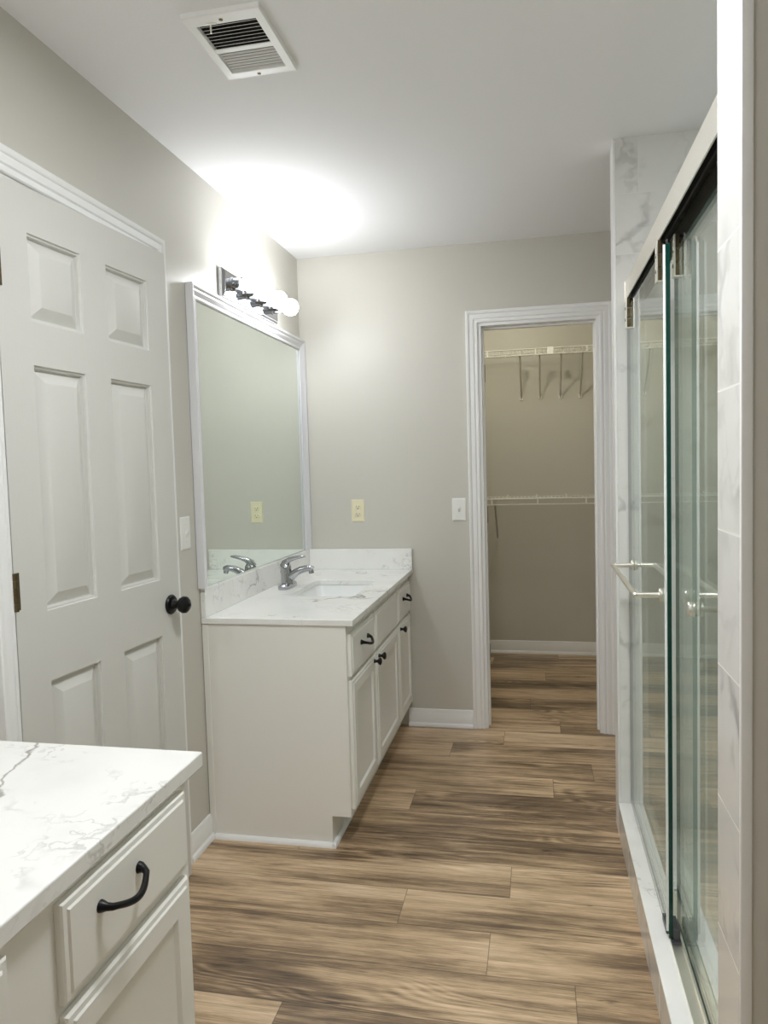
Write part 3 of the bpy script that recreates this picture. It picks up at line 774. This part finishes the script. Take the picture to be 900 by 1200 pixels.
# ------------------------------------------------------------------ closet wire shelves
def wire_shelf(z, label, braces, struts, splice=None):
    yf, yb, xa, xb = 4.955, YC - 0.006, 0.373, 2.127
    t = thing('wire_shelf', label, 'shelf', (1.25, YC, z), 'white wire closet shelves')
    bm = BM()
    for y, zz in ((yb, z), ((yf + yb) / 2, z - 0.0035), (yf, z - 0.0035), (yf + 0.09, z - 0.0035)): tube(bm, [(xa, y, zz), (xb, y, zz)], 0.0028, 6)
    obj('long_rod', bm, 'wire', t)
    bm = BM(); n = int((xb - xa) / 0.0254)
    for i in range(n):
        x = xa + 0.012 + i * 0.0254
        tube(bm, [(x, yb, z), (x, yf - 0.002, z)], 0.0016, 5)
    w = obj('deck_wires', bm, 'wire', t); w['kind'] = 'stuff'
    bm = BM()
    for zz in (z - 0.002, z - 0.040): tube(bm, [(xa, yf - 0.004, zz), (xb, yf - 0.004, zz)], 0.0032, 8)
    for x in struts: box(bm, (x - 0.0045, yf - 0.008, z - 0.040), (x + 0.0045, yf - 0.003, z), 0.001, 1)
    obj('front_lip', bm, 'wire', t)
    if splice:
        bm = BM(); box(bm, (splice - 0.020, yf - 0.013, z - 0.044), (splice + 0.020, yf - 0.008, z + 0.004), 0.0015, 1)
        lathe(bm, (splice, yf - 0.0125, z - 0.02), (0, -1, 0), [(0, 0.004), (0.0015, 0.004), (0.002, 0)], 10)
        obj('splice_plate', bm, 'wire', t)
    for x in braces:
        bm = BM(); zf = z - 0.295
        tube(bm, [(x, YC - 0.008, zf + 0.004), (x, yf + 0.012, z - 0.035)], 0.0058, 10)
        b = obj('brace', bm, 'brace', t)
        bm = BM()
        prism(bm, [(-0.006, -0.045), (0.006, -0.045), (0.014, -0.012), (0.009, -0.002), (0.004, -0.016), (-0.004, -0.016), (-0.009, -0.002), (-0.014, -0.012)], lambda p, s: (x + p[0], s, z + p[1]), yf + 0.002, yf + 0.014)
        obj('clip', bm, 'brace', b)
        bm = BM(); box(bm, (x - 0.011, YC - 0.012, zf - 0.014), (x + 0.011, YC - 0.0005, zf + 0.012), 0.002, 1)
        f = obj('foot', bm, 'wire', b)
        bm = BM(); lathe(bm, (x, YC - 0.012, zf - 0.004), (0, -1, 0), [(-0.001, 0.0035), (0.001, 0.0035), (0.0012, 0)], 8)
        obj('screw', bm, 'bronze', b)
    for x in [0.40 + 0.2 * i for i in range(9)]:
        bm = BM(); box(bm, (x - 0.006, YC - 0.012, z - 0.006), (x + 0.006, YC - 0.0005, z + 0.012), 0.001, 1)
        obj('wall_clip', bm, 'wire', t)
wire_shelf(2.097, 'white wire shelf high in the closet with four grey braces', (1.105, 1.232, 1.369, 1.503), (0.60, 0.895, 1.205, 1.53, 1.85), 1.300)
wire_shelf(1.118, 'white wire shelf at mid height in the closet with one brace showing', (0.924,), (0.60, 0.905, 1.205, 1.515, 1.83))

# closet ceiling lamp
lp = thing('ceiling_light', 'bare bulb in a white lampholder on the closet ceiling', 'light', (1.02, 4.25, H))
bm = BM(); lathe(bm, (1.02, 4.25, H - 0.0005), (0, 0, -1), [(0, 0.055), (0.012, 0.055), (0.022, 0.035), (0.045, 0.024), (0.045, 0.015)], 24); obj('lampholder', bm, 'plastic_white', lp)
bm = BM(); pr = [(0, 0.013), (0.014, 0.015), (0.030, 0.022)] + [(0.058 + 0.030 * math.sin(math.radians(a)), max(0.030 * math.cos(math.radians(a)), 0)) for a in range(-45, 91, 15)]
pr[-1] = (0.088, 0)
lathe(bm, (1.02, 4.25, H - 0.046), (0, 0, -1), pr, 20); b = obj('bulb', bm, 'bulb_closet', lp); b['label'] = 'warm glowing bulb'

# ------------------------------------------------------------------ shower
CZ = 0.1245
bm = BM(); box(bm, (XS, YJ1 + 0.0005, 0), (1.585, YS0 - 0.0005, CZ - 0.012))
curb = obj('shower_curb', bm, 'tile_curb', loc=(1.53, 1.94, 0), smooth_deg=0)
tag(curb, 'low marble curb under the sliding glass doors of the shower', 'curb', kind='structure')
bm = BM(); box(bm, (XS - 0.002, YJ1 + 0.0005, CZ - 0.012), (1.587, YS0 - 0.0005, CZ), 0.002, 2)
obj('curb_cap', bm, 'quartz', curb)
bm = BM(); box(bm, (1.588, YJ1 + 0.0005, 0), (XR - 0.0125, YS0 - 0.0005, 0.045))
struct('shower_pan', bm, 'tile_pan', 'white shower pan floor behind the curb', 'shower pan')

# bottom track
TZ = CZ
bm = BM()
prism(bm, [(1.515, TZ), (1.515, TZ + 0.011), (1.5172, TZ + 0.011), (1.5175, TZ + 0.003), (1.5405, TZ + 0.003), (1.5405, TZ + 0.013), (1.5455, TZ + 0.013), (1.5455, TZ + 0.003), (1.561, TZ + 0.003), (1.561, TZ + 0.010), (1.5635, TZ + 0.010), (1.5635, TZ)],
      lambda p, t: (p[0], t, p[1]), YJ1 + 0.001, YS0 - 0.001)
tr = obj('bottom_track', bm, 'nickel', loc=(1.54, 1.94, TZ), smooth_deg=20)
tag(tr, 'satin nickel bottom track lying along the shower curb', 'shower track')
bm = BM()
gy = 1.915
box(bm, (1.5180, gy - 0.030, TZ + 0.0032), (1.5400, gy + 0.045, TZ + 0.0062), 0.001, 1)
box(bm, (1.5180 - 0.009, gy + 0.0, TZ + 0.0115), (1.5127, gy + 0.060, TZ + 0.030), 0.001, 1); box(bm, (1.5095, gy - 0.0, TZ + 0.0112), (1.5178, gy + 0.06, TZ + 0.0135)); box(bm, (1.5245, gy - 0.020, TZ + 0.0055), (1.5400, gy + 0.045, TZ + 0.034), 0.001, 1)
gd = obj('door_guide', bm, 'grey_plastic', loc=(1.529, gy, TZ + 0.003))
tag(gd, 'small black plastic door guide in the bottom track', 'door guide')

# header rail
HX0, HX1, HZ0, HZ1 = 1.507, 1.575, 1.890, 1.957
hd = thing('header_rail', 'satin nickel header rail above the sliding shower doors', 'shower rail', (1.54, 1.94, HZ0))
bm = BM()
prism(bm, [(HX0, HZ0), (HX0, HZ1 - 0.004), (HX0 + 0.004, HZ1), (HX1 - 0.004, HZ1), (HX1, HZ1 - 0.004), (HX1, HZ0), (HX1 - 0.004, HZ0), (HX1 - 0.004, HZ1 - 0.005), (HX0 + 0.003, HZ1 - 0.005), (HX0 + 0.003, HZ0)],
      lambda p, t: (p[0], t, p[1]), YJ1 + 0.001, YS0 - 0.012)
obj('rail_channel', bm, 'nickel', hd, smooth_deg=20)
bm = BM(); box(bm, (1.528, YJ1 + 0.002, HZ0 + 0.012), (1.532, YS0 - 0.013, HZ1 - 0.0055)); box(bm, (HX0 + 0.0045, YJ1 + 0.002, HZ1 - 0.009), (HX1 - 0.0045, YS0 - 0.013, HZ1 - 0.0055))
obj('roller_channel', bm, 'dark', hd)
bm = BM(); box(bm, (HX0 - 0.002, YS0 - 0.014, HZ0 - 0.003), (HX1 + 0.002, YS0 - 0.0005, HZ1 + 0.002), 0.001, 1)
obj('end_bracket', bm, 'nickel', hd)

GZ0, GZ1 = 0.132, 1.864
def glass_panel(xa, xb, ya, yb, label, hang, out, bar_y, bar_x, glint):
    t = thing('sliding_glass_door', label, 'shower door', ((xa + xb) / 2, (ya + yb) / 2, GZ0), 'sliding shower doors')
    bm = BM()
    for f in box(bm, (xa, ya, GZ0), (xb, yb, GZ1)):
        f.normal_update(); f.material_index = 0 if abs(f.normal.x) > 0.5 else 1
    obj('glass_pane', bm, ['glass', 'glass_edge'], t, smooth_deg=0)
    if glint:
        bm = BM(); box(bm, (xa - 0.0065, ya - 0.0005, GZ0 + 0.02), (xa - 0.0005, ya + 0.003, GZ1 - 0.002), 0.001, 1); s = obj('edge_strip', bm, 'seal', t); s['label'] = 'clear white edge strip'  # white strip stands in for the bright reflection along the pane's edge
    xo = xa if out < 0 else xb
    for y in hang:
        bm = BM()
        box(bm, (xa - 0.0130, y - 0.013, GZ1 - 0.074), (xa - 0.0095, y + 0.013, HZ0 - 0.001), 0.0008, 1)
        box(bm, (xa - 0.0130, y - 0.013, GZ1 - 0.077), (xa - 0.0005, y + 0.013, GZ1 - 0.074))
        box(bm, (xb + 0.0005, y - 0.013, GZ1 - 0.074), (xb + 0.0035, y + 0.013, HZ0 - 0.001), 0.0005, 1)
        h = obj('hanger', bm, 'nickel', t)
        bm = BM()
        for za, zb2 in ((GZ1 - 0.0735, GZ1 - 0.045), (GZ1 - 0.041, GZ1 - 0.012), (GZ1 - 0.007, HZ0 - 0.0015)): box(bm, (xa - 0.0093, y - 0.011, za), (xa - 0.0005, y + 0.011, zb2), 0.001, 1)
        obj('hanger_block', bm, 'bronze', h)
        bm = BM()
        for dz in (0.025, 0.062): lathe(bm, (xa - 0.0130, y, GZ1 - 0.074 + dz), (-1, 0, 0), [(0, 0.005), (0.0018, 0.005), (0.0025, 0.003), (0.0025, 0)], 12)
        obj('bolt', bm, 'nickel_dark', h)
        bm = BM(); lathe(bm, ((xa + xb) / 2 - 0.004, y, HZ0 - 0.013), (1, 0, 0), [(0, 0.009), (0.003, 0.0105), (0.005, 0.0105), (0.008, 0.009)], 20)
        obj('roller', bm, 'slot', h)
    tb = bpy.data.objects.new('towel_bar', None)
    bz = 1.000
    bm = BM(); sgn = -1 if out < 0 else 1
    y0, y1 = bar_y
    tube(bm, [(bar_x, y0, bz), (bar_x, y1, bz)], 0.0075, 14)
    for y in bar_y:
        ball(bm, (bar_x, y, bz), 0.0078, u=14, v=10)
        tube(bm, [(bar_x, y, bz), (xo + sgn * 0.0005, y, bz)], 0.0075, 14)
    o = obj('towel_bar', bm, 'nickel', t); o['label'] = 'satin nickel towel bar'
    for y in bar_y:
        bm = BM()
        for x, s in ((xa, -1), (xb, 1)): lathe(bm, (x, y, bz), (s, 0, 0), [(0, 0.016), (0.002, 0.0175), (0.006, 0.0175), (0.0085, 0.015), (0.009, 0.008)], 24)
        obj('rosette', bm, 'nickel', o)
    return t
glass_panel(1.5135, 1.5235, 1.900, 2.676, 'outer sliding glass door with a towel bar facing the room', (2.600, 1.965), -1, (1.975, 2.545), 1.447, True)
glass_panel(1.5475, 1.5565, 1.210, 1.985, 'inner sliding glass door at the near end of the shower', (1.925, 1.28), 1, (1.330, 1.790), 1.625, False)
